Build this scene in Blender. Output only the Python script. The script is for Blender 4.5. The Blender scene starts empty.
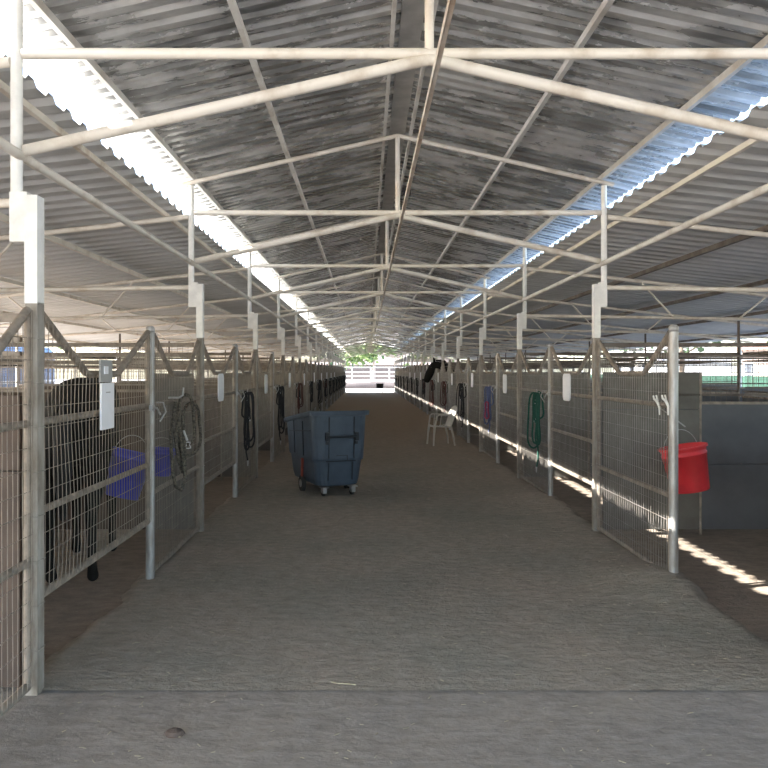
import bpy, math, random
from mathutils import Vector, Matrix, noise
random.seed(7)
C = bpy.context.scene.collection
T = 3.66          # bay length along the aisle
H = 1.512         # eye height
XL, XR = -1.580, 2.193        # the two fence rows
PL, PR = -1.66, 2.262         # the upper poles
XC = (PL+PR)/2
NB = 16
ORD = ['', 'first', 'second', 'third', 'fourth', 'fifth', 'sixth', 'seventh', 'eighth', 'ninth', 'tenth',
       'eleventh', 'twelfth', 'thirteenth', 'fourteenth', 'fifteenth', 'sixteenth', 'seventeenth']

# ------------------------------------------------------------------ materials
def mat(name, col, rough=.7, metal=0., var=.0, scale=6., col2=None, bump=0., bscale=40., stretch=(1, 1, 1), rlo=None, detail=6., contrast=(.35, .65)):
    m = bpy.data.materials.new(name); m.use_nodes = True
    nt = m.node_tree; b = nt.nodes['Principled BSDF']
    b.inputs['Roughness'].default_value = rough
    b.inputs['Metallic'].default_value = metal
    if col2 is None: col2 = tuple(c*(1-var) for c in col)
    tc = nt.nodes.new('ShaderNodeTexCoord'); mp = nt.nodes.new('ShaderNodeMapping')
    mp.inputs['Scale'].default_value = stretch
    nt.links.new(tc.outputs['Object'], mp.inputs['Vector'])
    nz = nt.nodes.new('ShaderNodeTexNoise'); nz.inputs['Scale'].default_value = scale
    nz.inputs['Detail'].default_value = detail; nz.inputs['Roughness'].default_value = .62
    nt.links.new(mp.outputs['Vector'], nz.inputs['Vector'])
    rp = nt.nodes.new('ShaderNodeValToRGB')
    rp.color_ramp.elements[0].position = contrast[0]; rp.color_ramp.elements[1].position = contrast[1]
    rp.color_ramp.elements[0].color = (*col2, 1); rp.color_ramp.elements[1].color = (*col, 1)
    nt.links.new(nz.outputs['Fac'], rp.inputs['Fac'])
    nt.links.new(rp.outputs['Color'], b.inputs['Base Color'])
    if rlo is not None:
        mr = nt.nodes.new('ShaderNodeMapRange'); mr.inputs['To Min'].default_value = rlo; mr.inputs['To Max'].default_value = rough
        mr.inputs['From Min'].default_value = .3; mr.inputs['From Max'].default_value = .7
        nt.links.new(nz.outputs['Fac'], mr.inputs['Value']); nt.links.new(mr.outputs['Result'], b.inputs['Roughness'])
    if bump:
        n2 = nt.nodes.new('ShaderNodeTexNoise'); n2.inputs['Scale'].default_value = bscale; n2.inputs['Detail'].default_value = 5
        nt.links.new(mp.outputs['Vector'], n2.inputs['Vector'])
        bp = nt.nodes.new('ShaderNodeBump'); bp.inputs['Strength'].default_value = bump; bp.inputs['Distance'].default_value = .02
        nt.links.new(n2.outputs['Fac'], bp.inputs['Height']); nt.links.new(bp.outputs['Normal'], b.inputs['Normal'])
    return m

M = {}
M['white'] = mat('white_paint', (.80, .79, .76), .45, var=.18, scale=9)
M['cream'] = mat('cream_paint_rusty', (.66, .61, .54), .55, col2=(.40, .32, .24), scale=3.5, detail=8, contrast=(.28, .5))
M['purlin'] = mat('purlin_steel', (.60, .58, .54), .5, col2=(.38, .33, .27), scale=3, detail=8, contrast=(.3, .55))
M['rust'] = mat('rusty_shaded_steel', (.17, .145, .125), .7, col2=(.08, .06, .05), scale=5)  # dark rust tone, also carries painted shade on the right purlins
M['channel'] = mat('weathered_channel', (.64, .59, .52), .6, col2=(.36, .25, .17), scale=4, detail=8)
M['galv'] = mat('galvanized_post', (.42, .43, .44), .45, .35, col2=(.27, .25, .23), scale=14, stretch=(1, 1, .35), detail=8)
M['galv_dusty'] = mat('dusty_post', (.34, .32, .29), .65, .1, col2=(.20, .17, .14), scale=14, stretch=(1, 1, .35), detail=8)
M['rail'] = mat('dusty_rail', (.30, .25, .205), .75, .0, col2=(.16, .135, .11), scale=12)
M['wire'] = mat('wire', (.26, .22, .18), .6, .15, col2=(.17, .145, .12), scale=8)
M['wire_right'] = mat('wire_dark', (.30, .28, .265), .5, .3, col2=(.20, .18, .16), scale=8)
M['board'] = mat('brown_board', (.105, .074, .058), .8, col2=(.055, .038, .03), scale=3, stretch=(1, 1, .5), detail=8)
M['board_grey'] = mat('grey_sheet', (.10, .105, .118), .75, col2=(.075, .077, .085), scale=2.2, detail=8)
M['board_pale'] = mat('pale_sheet', (.135, .13, .118), .75, col2=(.09, .08, .07), scale=2.6, detail=8)
M['roof'] = mat('galvanized_roof', (.72, .715, .70), .34, .65, col2=(.27, .27, .265), scale=1.8, stretch=(.8, 2.4, 1), rlo=.2, detail=9, contrast=(.38, .62))
M['roof_side'] = mat('side_roof', (.57, .575, .57), .6, .15, col2=(.46, .465, .46), scale=1.2, stretch=(.6, 5, 1), detail=7)
M['ridge'] = mat('ridge_cap', (.55, .54, .52), .6, .1, var=.3, scale=5)
M['plate'] = mat('plate_white', (.82, .83, .88), .4, var=.05)
M['clipgrey'] = mat('clip_grey', (.36, .36, .35), .5, var=.1)
M['cart'] = mat('cart_plastic', (.060, .088, .125), .5, col2=(.040, .058, .085), scale=5, detail=8, bump=.15, bscale=60)
M['cart_dark'] = mat('cart_groove', (.012, .017, .026), .5, var=.2)
M['rubber'] = mat('rubber', (.02, .02, .02), .7, var=.3)
M['chrome'] = mat('zinc', (.65, .66, .68), .28, .9, var=.1)
M['redpaint'] = mat('red_paint', (.28, .06, .04), .5, var=.3)
M['chair'] = mat('chair_plastic', (.48, .45, .40), .5, var=.15)
M['red'] = mat('red_bucket', (.62, .035, .045), .42, var=.18, scale=7)
M['blue'] = mat('blue_bucket', (.02, .035, .42), .4, var=.2, scale=7)
M['black'] = mat('black_plastic', (.012, .012, .013), .5, var=.2)
M['horse'] = mat('horse_coat', (.010, .009, .008), .85, var=.4, scale=5)
M['horse'].node_tree.nodes['Principled BSDF'].inputs['Specular IOR Level'].default_value = .25
M['hair'] = mat('horse_hair', (.008, .007, .007), .8, var=.3, scale=20)
M['rope_brown'] = mat('rope_brown', (.12, .105, .08), .9, col2=(.03, .025, .02), scale=60, contrast=(.45, .55))
M['rope_black'] = mat('rope_black', (.022, .022, .026), .9, var=.5, scale=60)
M['rope_green'] = mat('rope_green', (.012, .085, .06), .85, var=.4, scale=60)
M['rope_blue'] = mat('rope_blue', (.10, .13, .26), .85, var=.4, scale=60)
M['rope_pink'] = mat('rope_pink', (.32, .05, .11), .85, var=.3, scale=60)
M['rope_red'] = mat('rope_red', (.09, .03, .025), .85, var=.3, scale=60)
M['straw'] = mat('straw', (.38, .34, .24), .9, var=.3, scale=20)
M['bark'] = mat('bark', (.20, .15, .11), .9, var=.4, scale=8, bump=.5)
M['leaf'] = mat('leaf', (.11, .17, .045), .7, col2=(.04, .08, .02), scale=3)
M['leaf_dark'] = mat('leaf_dark', (.05, .09, .04), .7, col2=(.02, .05, .02), scale=3)
M['sand_wall'] = mat('pinkish_earth', (.095, .08, .077), .9, var=.2, scale=2)
M['trailer'] = mat('trailer_blue', (.13, .20, .32), .5, var=.15, scale=2)
M['green_screen'] = mat('green_windscreen', (.012, .055, .035), .8, col2=(.008, .035, .02), scale=3)
M['stucco'] = mat('stucco', (.30, .25, .23), .85, var=.15, scale=2)
M['glass_dark'] = mat('dark_pane', (.05, .06, .08), .2, var=.1)
M['tile'] = mat('tile_roof', (.35, .20, .15), .8, var=.2, scale=4)

def dirt_mat(name, a, b, c, bumps=.7, sc=1.0, earth=None):
    m = bpy.data.materials.new(name); m.use_nodes = True
    nt = m.node_tree; N = nt.nodes; L = nt.links; bs = N['Principled BSDF']
    bs.inputs['Roughness'].default_value = .93
    tc = N.new('ShaderNodeTexCoord')
    def nz(scale, det=7, st=(1, 1, 1)):
        mp = N.new('ShaderNodeMapping'); mp.inputs['Scale'].default_value = st
        L.new(tc.outputs['Object'], mp.inputs['Vector'])
        t = N.new('ShaderNodeTexNoise'); t.inputs['Scale'].default_value = scale*sc; t.inputs['Detail'].default_value = det
        t.inputs['Roughness'].default_value = .65
        L.new(mp.outputs['Vector'], t.inputs['Vector']); return t
    sp = N.new('ShaderNodeSeparateXYZ'); L.new(tc.outputs['Object'], sp.inputs[0])
    n1 = nz(.7); n2 = nz(38, 5); n3 = nz(9, 8, (1, 1.8, 1))
    r1 = N.new('ShaderNodeValToRGB'); r1.color_ramp.elements[0].position = .35; r1.color_ramp.elements[1].position = .65
    r1.color_ramp.elements[0].color = (*a, 1); r1.color_ramp.elements[1].color = (*b, 1)
    L.new(n1.outputs['Fac'], r1.inputs['Fac'])
    # small pale chaff specks
    r2 = N.new('ShaderNodeValToRGB'); r2.color_ramp.elements[0].position = .60; r2.color_ramp.elements[1].position = .72
    r2.color_ramp.elements[0].color = (0, 0, 0, 1); r2.color_ramp.elements[1].color = (.75, .75, .75, 1)
    L.new(n2.outputs['Fac'], r2.inputs['Fac'])
    mx = N.new('ShaderNodeMix'); mx.data_type = 'RGBA'
    L.new(r2.outputs['Color'], mx.inputs['Factor']); L.new(r1.outputs['Color'], mx.inputs[6]); mx.inputs[7].default_value = (*c, 1)
    r3 = N.new('ShaderNodeValToRGB'); r3.color_ramp.elements[0].position = .3; r3.color_ramp.elements[1].position = .7
    r3.color_ramp.elements[0].color = (.72, .72, .72, 1); r3.color_ramp.elements[1].color = (1.15, 1.15, 1.15, 1)
    L.new(n3.outputs['Fac'], r3.inputs['Fac'])
    mm = N.new('ShaderNodeMix'); mm.data_type = 'RGBA'; mm.blend_type = 'MULTIPLY'; mm.inputs['Factor'].default_value = 1
    if earth:  # blends to a second, browner colour farther down the aisle
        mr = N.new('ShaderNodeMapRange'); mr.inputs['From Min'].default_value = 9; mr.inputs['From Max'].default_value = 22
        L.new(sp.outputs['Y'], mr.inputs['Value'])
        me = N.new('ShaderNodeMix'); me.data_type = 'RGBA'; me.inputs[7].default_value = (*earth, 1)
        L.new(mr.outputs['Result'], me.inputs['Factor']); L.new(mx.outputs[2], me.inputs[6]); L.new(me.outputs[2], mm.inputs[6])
    else: L.new(mx.outputs[2], mm.inputs[6])
    L.new(r3.outputs['Color'], mm.inputs[7])
    L.new(mm.outputs[2], bs.inputs['Base Color'])
    bp = N.new('ShaderNodeBump'); bp.inputs['Strength'].default_value = bumps; bp.inputs['Distance'].default_value = .03
    ad = N.new('ShaderNodeMath'); ad.operation = 'MULTIPLY_ADD'; ad.inputs[1].default_value = .35
    L.new(n2.outputs['Fac'], ad.inputs[0]); L.new(n3.outputs['Fac'], ad.inputs[2])
    L.new(ad.outputs[0], bp.inputs['Height']); L.new(bp.outputs['Normal'], bs.inputs['Normal'])
    return m
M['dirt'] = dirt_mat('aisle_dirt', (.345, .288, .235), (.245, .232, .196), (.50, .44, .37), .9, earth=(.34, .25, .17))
M['stalldirt'] = dirt_mat('stall_dirt', (.30, .245, .195), (.215, .18, .15), (.36, .31, .26), .8)
M['concrete'] = dirt_mat('dusty_concrete', (.31, .272, .232), (.25, .228, .21), (.37, .335, .29), .35)
M['sand'] = dirt_mat('yard_sand', (.60, .56, .51), (.53, .49, .45), (.62, .58, .53), .4)

# ------------------------------------------------------------------ mesh helpers
class MB:
    def __init__(s): s.v = []; s.f = []; s.sm = []
    def add(s, vs, fs, smooth=False):
        o = len(s.v); s.v += [tuple(v) for v in vs]
        for f in fs: s.f.append(tuple(i+o for i in f)); s.sm.append(smooth)
    def box(s, c, d, rot=None):
        vs = []
        for x in (-.5, .5):
            for y in (-.5, .5):
                for z in (-.5, .5):
                    p = Vector((x*d[0], y*d[1], z*d[2]))
                    if rot is not None: p = rot @ p
                    vs.append(p+Vector(c))
        s.add(vs, [(0, 1, 3, 2), (4, 6, 7, 5), (0, 4, 5, 1), (2, 3, 7, 6), (0, 2, 6, 4), (1, 5, 7, 3)])
    def bar(s, a, b, w, h=None):        # rectangular bar between two points
        a = Vector(a); b = Vector(b); h = h or w
        d = (b-a).normalized(); up = Vector((0, 0, 1)) if abs(d.z) < .95 else Vector((1, 0, 0))
        sx = d.cross(up).normalized(); u = sx.cross(d)
        vs = []
        for p in (a, b):
            for i, j in ((-1, -1), (1, -1), (1, 1), (-1, 1)): vs.append(p+sx*(i*w/2)+u*(j*h/2))
        s.add(vs, [(0, 1, 2, 3), (7, 6, 5, 4), (0, 4, 5, 1), (1, 5, 6, 2), (2, 6, 7, 3), (3, 7, 4, 0)])
    def tube(s, path, r, k=8, closed=False):
        P = [Vector(p) for p in path]; n = len(P); rr = r if isinstance(r, (list, tuple)) else [r]*n
        vs = []; pu = None
        for i in range(n):
            if closed: d = P[(i+1) % n]-P[i-1]
            else: d = P[min(i+1, n-1)]-P[max(i-1, 0)]
            d.normalize()
            if pu is None:
                up = Vector((0, 0, 1)) if abs(d.z) < .9 else Vector((1, 0, 0)); pu = (up-d*up.dot(d)).normalized()
            else:
                q = pu-d*pu.dot(d)
                if q.length > 1e-4: pu = q.normalized()
            sx = d.cross(pu)
            for j in range(k):
                a = 2*math.pi*j/k; vs.append(P[i]+(pu*math.cos(a)+sx*math.sin(a))*rr[i])
        fs = []
        for i in range(n if closed else n-1):
            for j in range(k):
                a = i*k+j; b = i*k+(j+1) % k; c = ((i+1) % n)*k+(j+1) % k; d = ((i+1) % n)*k+j
                fs.append((a, b, c, d))
        s.add(vs, fs, True)
        if not closed: s.add([vs[j] for j in range(k)], [tuple(range(k))[::-1]]); s.add([vs[(n-1)*k+j] for j in range(k)], [tuple(range(k))])
    def rings(s, rings, cap0=True, cap1=True, smooth=False):
        k = len(rings[0]); vs = [p for r in rings for p in r]; fs = []
        for i in range(len(rings)-1):
            for j in range(k):
                fs.append((i*k+j, i*k+(j+1) % k, (i+1)*k+(j+1) % k, (i+1)*k+j))
        if cap0: fs.append(tuple(range(k))[::-1])
        if cap1: fs.append(tuple((len(rings)-1)*k+j for j in range(k)))
        s.add(vs, fs, smooth)
    def lathe(s, prof, c=(0, 0, 0), k=24, cap0=True, cap1=True):
        R = [[(c[0]+r*math.cos(2*math.pi*j/k), c[1]+r*math.sin(2*math.pi*j/k), c[2]+z) for j in range(k)] for r, z in prof]
        s.rings(R, cap0, cap1, True)
    def build(s, name, m, parent=None, loc=None):
        me = bpy.data.meshes.new(name); me.from_pydata(s.v, [], s.f)
        me.polygons.foreach_set('use_smooth', s.sm); me.materials.append(m); me.update()
        o = bpy.data.objects.new(name, me); C.objects.link(o)
        if parent: o.parent = parent
        if loc: o.location = loc
        return o

def tag(o, label=None, cat=None, group=None, kind=None):
    if label: o['label'] = label; o['kind'] = kind or 'thing'
    if cat: o['category'] = cat
    if group: o['group'] = group
    if kind: o['kind'] = kind
    return o
def empty(name, loc=(0, 0, 0), rz=0, label=None, cat=None, group=None):
    o = bpy.data.objects.new(name, None); C.objects.link(o); o.location = loc; o.rotation_euler = (0, 0, rz)
    o.empty_display_size = .1
    return tag(o, label, cat, group)
def copy_tree(o, loc=None, parent=None):
    c = o.copy(); C.objects.link(c)
    if parent: c.parent = parent
    if loc is not None: c.location = loc
    for k in ('label', 'category', 'group'):
        if parent is None and k in c: del c[k]
    for ch in list(o.children): copy_tree(ch, None, c)
    return c
def repeat(proto, used, loc):
    """the first call places the prototype itself, later calls copy it"""
    if not used: used.append(1); proto.location = loc; return proto
    return copy_tree(proto, loc)
def near_far(k, near_fmt, far_label, group, o, cat, lim=9):
    tag(o, near_fmt.format(ORD[k]) if k <= lim else far_label, cat, group)

# ------------------------------------------------------------------ ground
def floor_z(x, y):
    f = min(1, max(0, (y-3.66)/1.2)); return floor_b(x, y)*f-.002*(1-f)
def floor_b(x, y):
    z = .012*noise.noise(Vector((x*1.3, y*1.1, 0)))+.006*noise.noise(Vector((x*5, y*3.5, 3)))
    z += .085*math.exp(-(((x-2.15)/.42)**2+((y-5.55)/.55)**2))
    z += .05*math.exp(-(((x-2.15)/.35)**2+((y-9.0)/.8)**2))
    return z
def grid(name, x0, x1, nx, ys, m, zf, skirt=.05):
    mb = MB(); vs = []; xs = [x0+(x1-x0)*i/nx for i in range(nx+1)]
    for j, y in enumerate(ys):
        for i, x in enumerate(xs):
            e = i in (0, nx) or j in (0, len(ys)-1)
            vs.append((x, y, zf(x, y)-(skirt if e and y > 3.7 else 0)))
    w = nx+1
    fs = [(j*w+i, j*w+i+1, (j+1)*w+i+1, (j+1)*w+i) for j in range(len(ys)-1) for i in range(nx)]
    mb.add(vs, fs, True); o = mb.build(name, m); return tag(o, kind='structure')
ys = [3.66+i*.05 for i in range(110)]; y = ys[-1]
while y < 57.5: y += .05*(y/8)**1.2; ys.append(y)
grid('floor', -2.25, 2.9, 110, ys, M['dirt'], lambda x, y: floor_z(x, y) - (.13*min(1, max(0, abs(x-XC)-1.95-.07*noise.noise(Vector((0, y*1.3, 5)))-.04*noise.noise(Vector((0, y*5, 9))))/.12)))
# earth of the stalls and the ground under the whole shed
def band(name, x0, x1, y0, y1, z, m, t=.05):
    mb = MB(); mb.box(((x0+x1)/2, (y0+y1)/2, z-t/2), (x1-x0, y1-y0, t)); return tag(mb.build(name, m), kind='structure')
grid('floor.001', -9.3, 9.6, 150, [-4+.14*i for i in range(440)], M['stalldirt'], lambda x, y: -.035+.012*noise.noise(Vector((x*1.5, y*1.5, 7)))-(.03 if -1.4<x<2.0 and y<58 else 0), .02)
grid('floor.002', -3.2, 4.2, 60, [-3.8+.1*i for i in range(79)], M['concrete'], lambda x, y: -.010-(.03 if y > 3.95 else 0)+.003*noise.noise(Vector((x*2, y*2, 0))), .03)
band('floor.003', -90, 90, -40, 170, -.07, M['sand'])

# ------------------------------------------------------------------ roofs (ribbed sheet, ribs run down the slope)
Y0, Y1 = -2.8, 16.35*T
def ribbed(name, xa, za, xb, zb, m, pitch=.145, d=.024):
    mb = MB(); prof = []; y = Y0
    while y < Y1:
        prof += [(y, 0), (y+pitch*.45, 0), (y+pitch*.6, d), (y+pitch*.85, d)]; y += pitch
    nseg = 1; vs = []
    for i in range(nseg+1):
        t = i/nseg
        for (yy, dz) in prof: vs.append((xa+(xb-xa)*t, yy, za+(zb-za)*t+dz))
    w = len(prof)
    fs = [(j, j+1, w+j+1, w+j) for j in range(w-1)]
    if xb < xa: fs = [f[::-1] for f in fs]
    mb.add(vs, fs)
    o = mb.build(name, m); so = o.modifiers.new('Solidify', 'SOLIDIFY'); so.thickness = .003
    return tag(o, kind='structure')
RZ, EZ = 3.84, 3.41           # sheet height at ridge and over the poles
sl = (RZ-EZ)/(XC-PL)
OV = .385
ribbed('ceiling', XC-.006, RZ-.002, PL-OV, EZ-sl*OV, M['roof'])
ribbed('ceiling.001', XC+.006, RZ-.002, PR+OV, EZ-sl*OV, M['roof'])
SLO = .109
def zside(off): return 3.075-SLO*(off-1.947)       # underside of the side roofs, off = distance from the aisle centre
OUT = 9.0
ribbed('ceiling.002', XC-2.105, zside(2.105)+.008, XC-OUT, zside(OUT)+.008, M['roof_side'], .26, .034)
ribbed('ceiling.003', XC+2.05, zside(2.05)+.018, XC+OUT, zside(OUT)+.008, M['roof_side'], .26, .034)

mb = MB()     # folded ridge cap
mb.bar((XC, Y0, RZ-.022), (XC, Y1, RZ-.022), .15, .006); mb.bar((XC, Y0, RZ+.01), (XC, Y1, RZ+.01), .004, .07)
for s in (-1, 1):
    mb.bar((XC, Y0, RZ+.045), (XC, Y1, RZ+.045), .02)
    a = Vector((XC, 0, RZ+.06)); b = Vector((XC+s*.16, 0, RZ+.02))
    mb.add([(a.x, Y0, a.z), (b.x, Y0, b.z), (b.x, Y1, b.z), (a.x, Y1, a.z), (a.x, Y0, a.z+.004), (b.x, Y0, b.z+.004), (b.x, Y1, b.z+.004), (a.x, Y1, a.z+.004)],
           [(0, 1, 2, 3), (7, 6, 5, 4), (0, 4, 5, 1), (1, 5, 6, 2), (2, 6, 7, 3), (3, 7, 4, 0)])
tag(mb.build('ridge_cap', M['ridge']), 'pale folded metal cap closing the roof peak along the whole aisle', 'ridge cap')

# ------------------------------------------------------------------ lengthwise steel
def purlin(x, z, w, h, m, label, name='roof_purlin', y0=Y0+.1, y1=Y1-.1, group=None, chan=False):
    mb = MB()
    if chan:
        mb.bar((x, y0, z), (x, y1, z), .006, h)
        mb.bar((x+w/2, y0, z+h/2-.003), (x+w/2, y1, z+h/2-.003), w, .006)
        mb.bar((x+w/2, y0, z-h/2+.003), (x+w/2, y1, z-h/2+.003), w, .006)
    else: mb.bar((x, y0, z), (x, y1, z), w, h)
    return tag(mb.build(name, m), label, name.split('_')[-1], group)
def zmain(x): return RZ-sl*abs(x-XC)
G = 'purlins under the high middle roof'
for s, nm in ((-1, 'left'), (1, 'right')):
    x = XC+s*1.05; purlin(x, zmain(x)-.032, .034, .045, M['purlin'], 'long pale steel purlin halfway up the %s slope of the high middle roof' % nm, group=G)
    x = XC+s*.125; purlin(x, zmain(x)-.03, .026, .05, M['purlin'], 'thin purlin beside the roof peak, on its %s side' % nm, group=G)
    x = XC+s*1.965; purlin(x, zmain(x)-.032, .032, .05, M['purlin'], 'long eave purlin along the %s edge of the high middle roof, above the poles' % nm, group=G)
purlin(XC+.02, 2.94, .02, .04, M['channel'], 'rust-stained steel channel hanging lengthwise below the roof peak', name='steel_channel', chan=True)
for s, nm, px in ((-1, 'left', PL), (1, 'right', PR)):
    mb = MB(); mb.tube([(px-s*.02, T*.2, 2.54), (px-s*.02, Y1-.3, 2.54)], .024, 10)
    tag(mb.build('brace_pipe', M['cream']), 'long cream pipe tying the %s row of upper poles together at mid height' % nm, 'pipe', 'lengthwise tie pipes')
    for i, off in enumerate((2.22, 3.50, 5.0, 6.55, 8.3)):
        x = XC+s*off
        where = ['nearest the aisle', 'over the stalls', 'over the back wall of the stalls', 'over the outer stalls', 'along the low outer edge'][i]
        mm = M['cream'] if (i == 0 or s < 0) else M['rust']  # darker on the right: shade put into the purlin colour
        purlin(x, zside(off)-.03-(.004 if i else 0), .034 if s < 0 or i == 0 else .045, .04 if i == 0 else .055, mm, 'lengthwise purlin under the low %s roof, %s' % (nm, where), group='purlins under the low side roofs')

# ------------------------------------------------------------------ cross frames
def make_truss():
    t = empty('roof_truss')
    for s in (-1, 1):
        px = PL if s < 0 else PR
        m = MB(); m.tube([(XC, 0, RZ-.082), (px+s*.09, 0, EZ-.098-sl*.09)], .022, 10); m.build('upper_chord', M['cream'], t)
        m = MB(); m.tube([(XC, 0, 3.0), (px-s*.038, 0, 2.563)], .029, 10); m.build('lower_chord', M['cream'], t)
    m = MB(); m.tube([(PL+.028, 0, 3.025), (PR-.028, 0, 3.025)], .026, 10); m.build('tie_beam', M['cream'], t)
    m = MB(); m.tube([(XC, 0, 2.99), (XC, 0, RZ-.08)], .022, 10); m.build('king_post', M['cream'], t)
    return t
def make_side_truss(s):
    t = empty('side_truss')
    px = PL if s < 0 else PR
    z1 = lambda off: zside(off)-.101
    m = MB(); m.tube([(px+s*.029, 0, z1(1.947)+.012), (XC+s*8.9, 0, z1(8.9))], .026, 8); m.build('rafter', M['cream'], t)
    m = MB(); m.tube([(px+s*.022, 0, 2.315), (XC+s*5.0, 0, 2.27)], .023, 8); m.build('bottom_chord', M['cream'], t)
    for a, za, b in ((3.62, 1, 4.1), (5.42, 1, 5.02)):
        m = MB(); m.tube([(XC+s*a, 0, z1(a)), (XC+s*b, 0, 2.275)], .013, 6); m.build('web', M['cream'], t)
    m = MB(); m.tube([(XC+s*8.6, 0, z1(8.6)), (XC+s*8.1, 0, 2.12), (XC+s*5.0, 0, 2.27)], .02, 6); m.build('outer_chord', M['cream'], t)
    return t
def make_column(s):
    t = empty('column')
    x = XL if s < 0 else XR; px = PL if s < 0 else PR
    m = MB(); m.box((x-s*.006, 0, .89), (.056, .078, 1.90)); base = m
    m = MB(); m.box((x-s*.004, 0, 2.09), (.060, .082, .51)); m.build('white_sleeve', M['white'], t)
    m = MB(); m.box(((px+s*.022+x+s*.02)/2, .0, 2.245), (abs(px-x)+.002, .06, .235)); m.build('bracket', M['white'], t)
    m = MB(); m.tube([(px, 0, 2.2), (px, 0, EZ-.128)], .0275, 12); m.build('upper_pole', M['white'], t)
    for i in range(8):
        z = .2+i*.21; base.tube([(x-s*.006+.031*a, .041*b, z) for a, b in ((-1, -1), (1, -1), (1, 1), (-1, 1))], .0035, 5, True)
    base.build('column_base', M['galv_dusty'], t)
    return t
def make_short_post(s):
    t = empty('gate_post')
    x = XL if s < 0 else XR
    m = MB(); m.tube([(x, 0, -.08), (x, 0, 1.82)], .032, 14); m.build('pipe', M['galv'], t)
    m = MB(); m.lathe([(.034, 1.80), (.034, 1.835), (.02, 1.848), (.001, 1.85)], (x, 0, 0), 14); m.build('post_cap', M['galv'], t)
    return t

tp = make_truss(); used = []
for k in range(1, NB+1):
    o = repeat(tp, used, (0, k*T, 0))
    near_far(k, '{} cream pipe roof truss over the aisle, counted from the camera', 'distant cream pipe roof truss, beyond the tenth, near the bright far end', 'roof trusses', o, 'roof truss', 10)
for s, nm in ((-1, 'left'), (1, 'right')):
    tp = make_side_truss(s); used = []
    cp = make_column(s); uc = []; pp = make_short_post(s); up = []
    for k in range(1, NB+1):
        o = repeat(tp, used, (0, k*T, 0))
        near_far(k, '{} pipe truss under the low '+nm+' roof, counted from the camera', 'distant pipe truss under the low %s roof near the far end' % nm, 'trusses of the %s side roof' % nm, o, 'side truss', 7)
        o = repeat(cp, uc, (0, k*T, 0))
        near_far(k, '{} tall white column of the '+nm+' row, with grey wired base, counted from the camera', 'distant tall white column of the %s row, beyond the ninth' % nm, 'tall columns of the %s row' % nm, o, 'column', 9)
    for k in range(0, NB):
        yy = (k+(.54 if s < 0 else .50))*T
        if s > 0 and k == 0: continue
        o = repeat(pp, up, (0, yy, 0))
        q = k if s > 0 else k+1
        if s > 0 and k == 1: tag(o, 'bare bluish galvanized gate post nearest the camera, right side', 'post', 'short gate posts of the right row')
        else: near_far(q, '{} short round galvanized gate post in the '+nm+' stall row', 'distant short round gate post in the %s stall row, beyond the ninth' % nm, 'short gate posts of the %s row' % nm, o, 'post', 9)

# ------------------------------------------------------------------ wire fronts of the stalls
def make_front(s, kind, L, a, b, warp=.003, seed=0):
    """a framed wire panel along +Y from 0 to L, its top notched down between a and b"""
    rnd = random.Random(seed)
    t = empty('stall_gate' if kind == 'gate' else 'fence_panel')
    g0, g1 = (.068, L-.062) if kind == 'gate' else (.062, L-.068)
    z0 = .43 if kind == 'gate' else .045
    zt, zn = 1.80, 1.50
    def top(y):
        if y < a: return zt+(zn-zt)*(y-g0)/(a-g0)
        if y > b: return zn+(zt-zn)*(y-b)/(g1-b)
        return zn
    m = MB(); r = .021
    m.tube([(0, g0, z0), (0, g0, zt-.02)], r*.8, 8); m.tube([(0, g1, z0), (0, g1, zt-.02)], r*.8, 8)
    m.tube([(0, g0, z0), (0, g1, z0)], r, 8)
    m.tube([(0, g0, zt), (0, a-.02, zn+.01), (0, a+.03, zn), (0, b-.03, zn), (0, b+.02, zn+.01), (0, g1, zt)], r, 8)
    m.build('frame', M['rail'], t)
    for z in ((1.27, .84) if kind == 'gate' else (1.27, .62)):
        m = MB(); m.tube([(0, g0, z), (0, g1, z)], .019, 8); m.build('rail', M['rail'], t)
    m = MB(); side = -s*.024; w = .0038
    n = int(round((g1-g0)/.0508)); 
    for i in range(n+1):
        y = g0+(g1-g0)*i/n; tp_ = top(y); am = rnd.uniform(-1, 1)*warp
        bulge = warp*2.2*math.exp(-((y-.42)/.3)**2) if warp > .01 else 0
        N = 7 if warp > .01 else 3
        pts = [(side, y+(am*.5*math.sin(5*q/N*3)+bulge*math.sin(math.pi*2*q/N)) if 0 < q < N else y, z0+(tp_-z0)*q/N) for q in range(N+1)]
        m.tube(pts, w/2*1.15, 4)
    z = z0+.10
    while z < zt-.03:
        if z < zn: m.bar((side-.002, g0, z), (side-.002, g1, z), w*.7, w*(.8 if s < 0 else .5))
        else:
            ya = g0+(a-g0)*(zt-z)/(zt-zn); yb = g1-(g1-b)*(zt-z)/(zt-zn)
            m.bar((side-.002, g0, z), (side-.002, ya, z), w, w); m.bar((side-.002, yb, z), (side-.002, g1, z), w, w)
        z += .1016
    m.build('wire_mesh', M['wire'] if s < 0 else M['wire_right'], t)
    if kind == 'gate':
        m = MB(); x = -s*.06
        m.tube([(x, g1-.10, 1.26), (x, g1+.02, 1.25), (x*1.2, g1+.07, 1.20)], .008, 6)
        m.box((x*.8, g1-.06, 1.255), (.02, .09, .04)); 
        m.tube([(x, g1+.02, 1.29), (x*1.6, g1+.06, 1.29), (x*1.8, g1+.09, 1.22), (x*1.2, g1+.06, 1.15)], .006, 6)
        m.build('latch', M['galv'], t)
    return t
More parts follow.
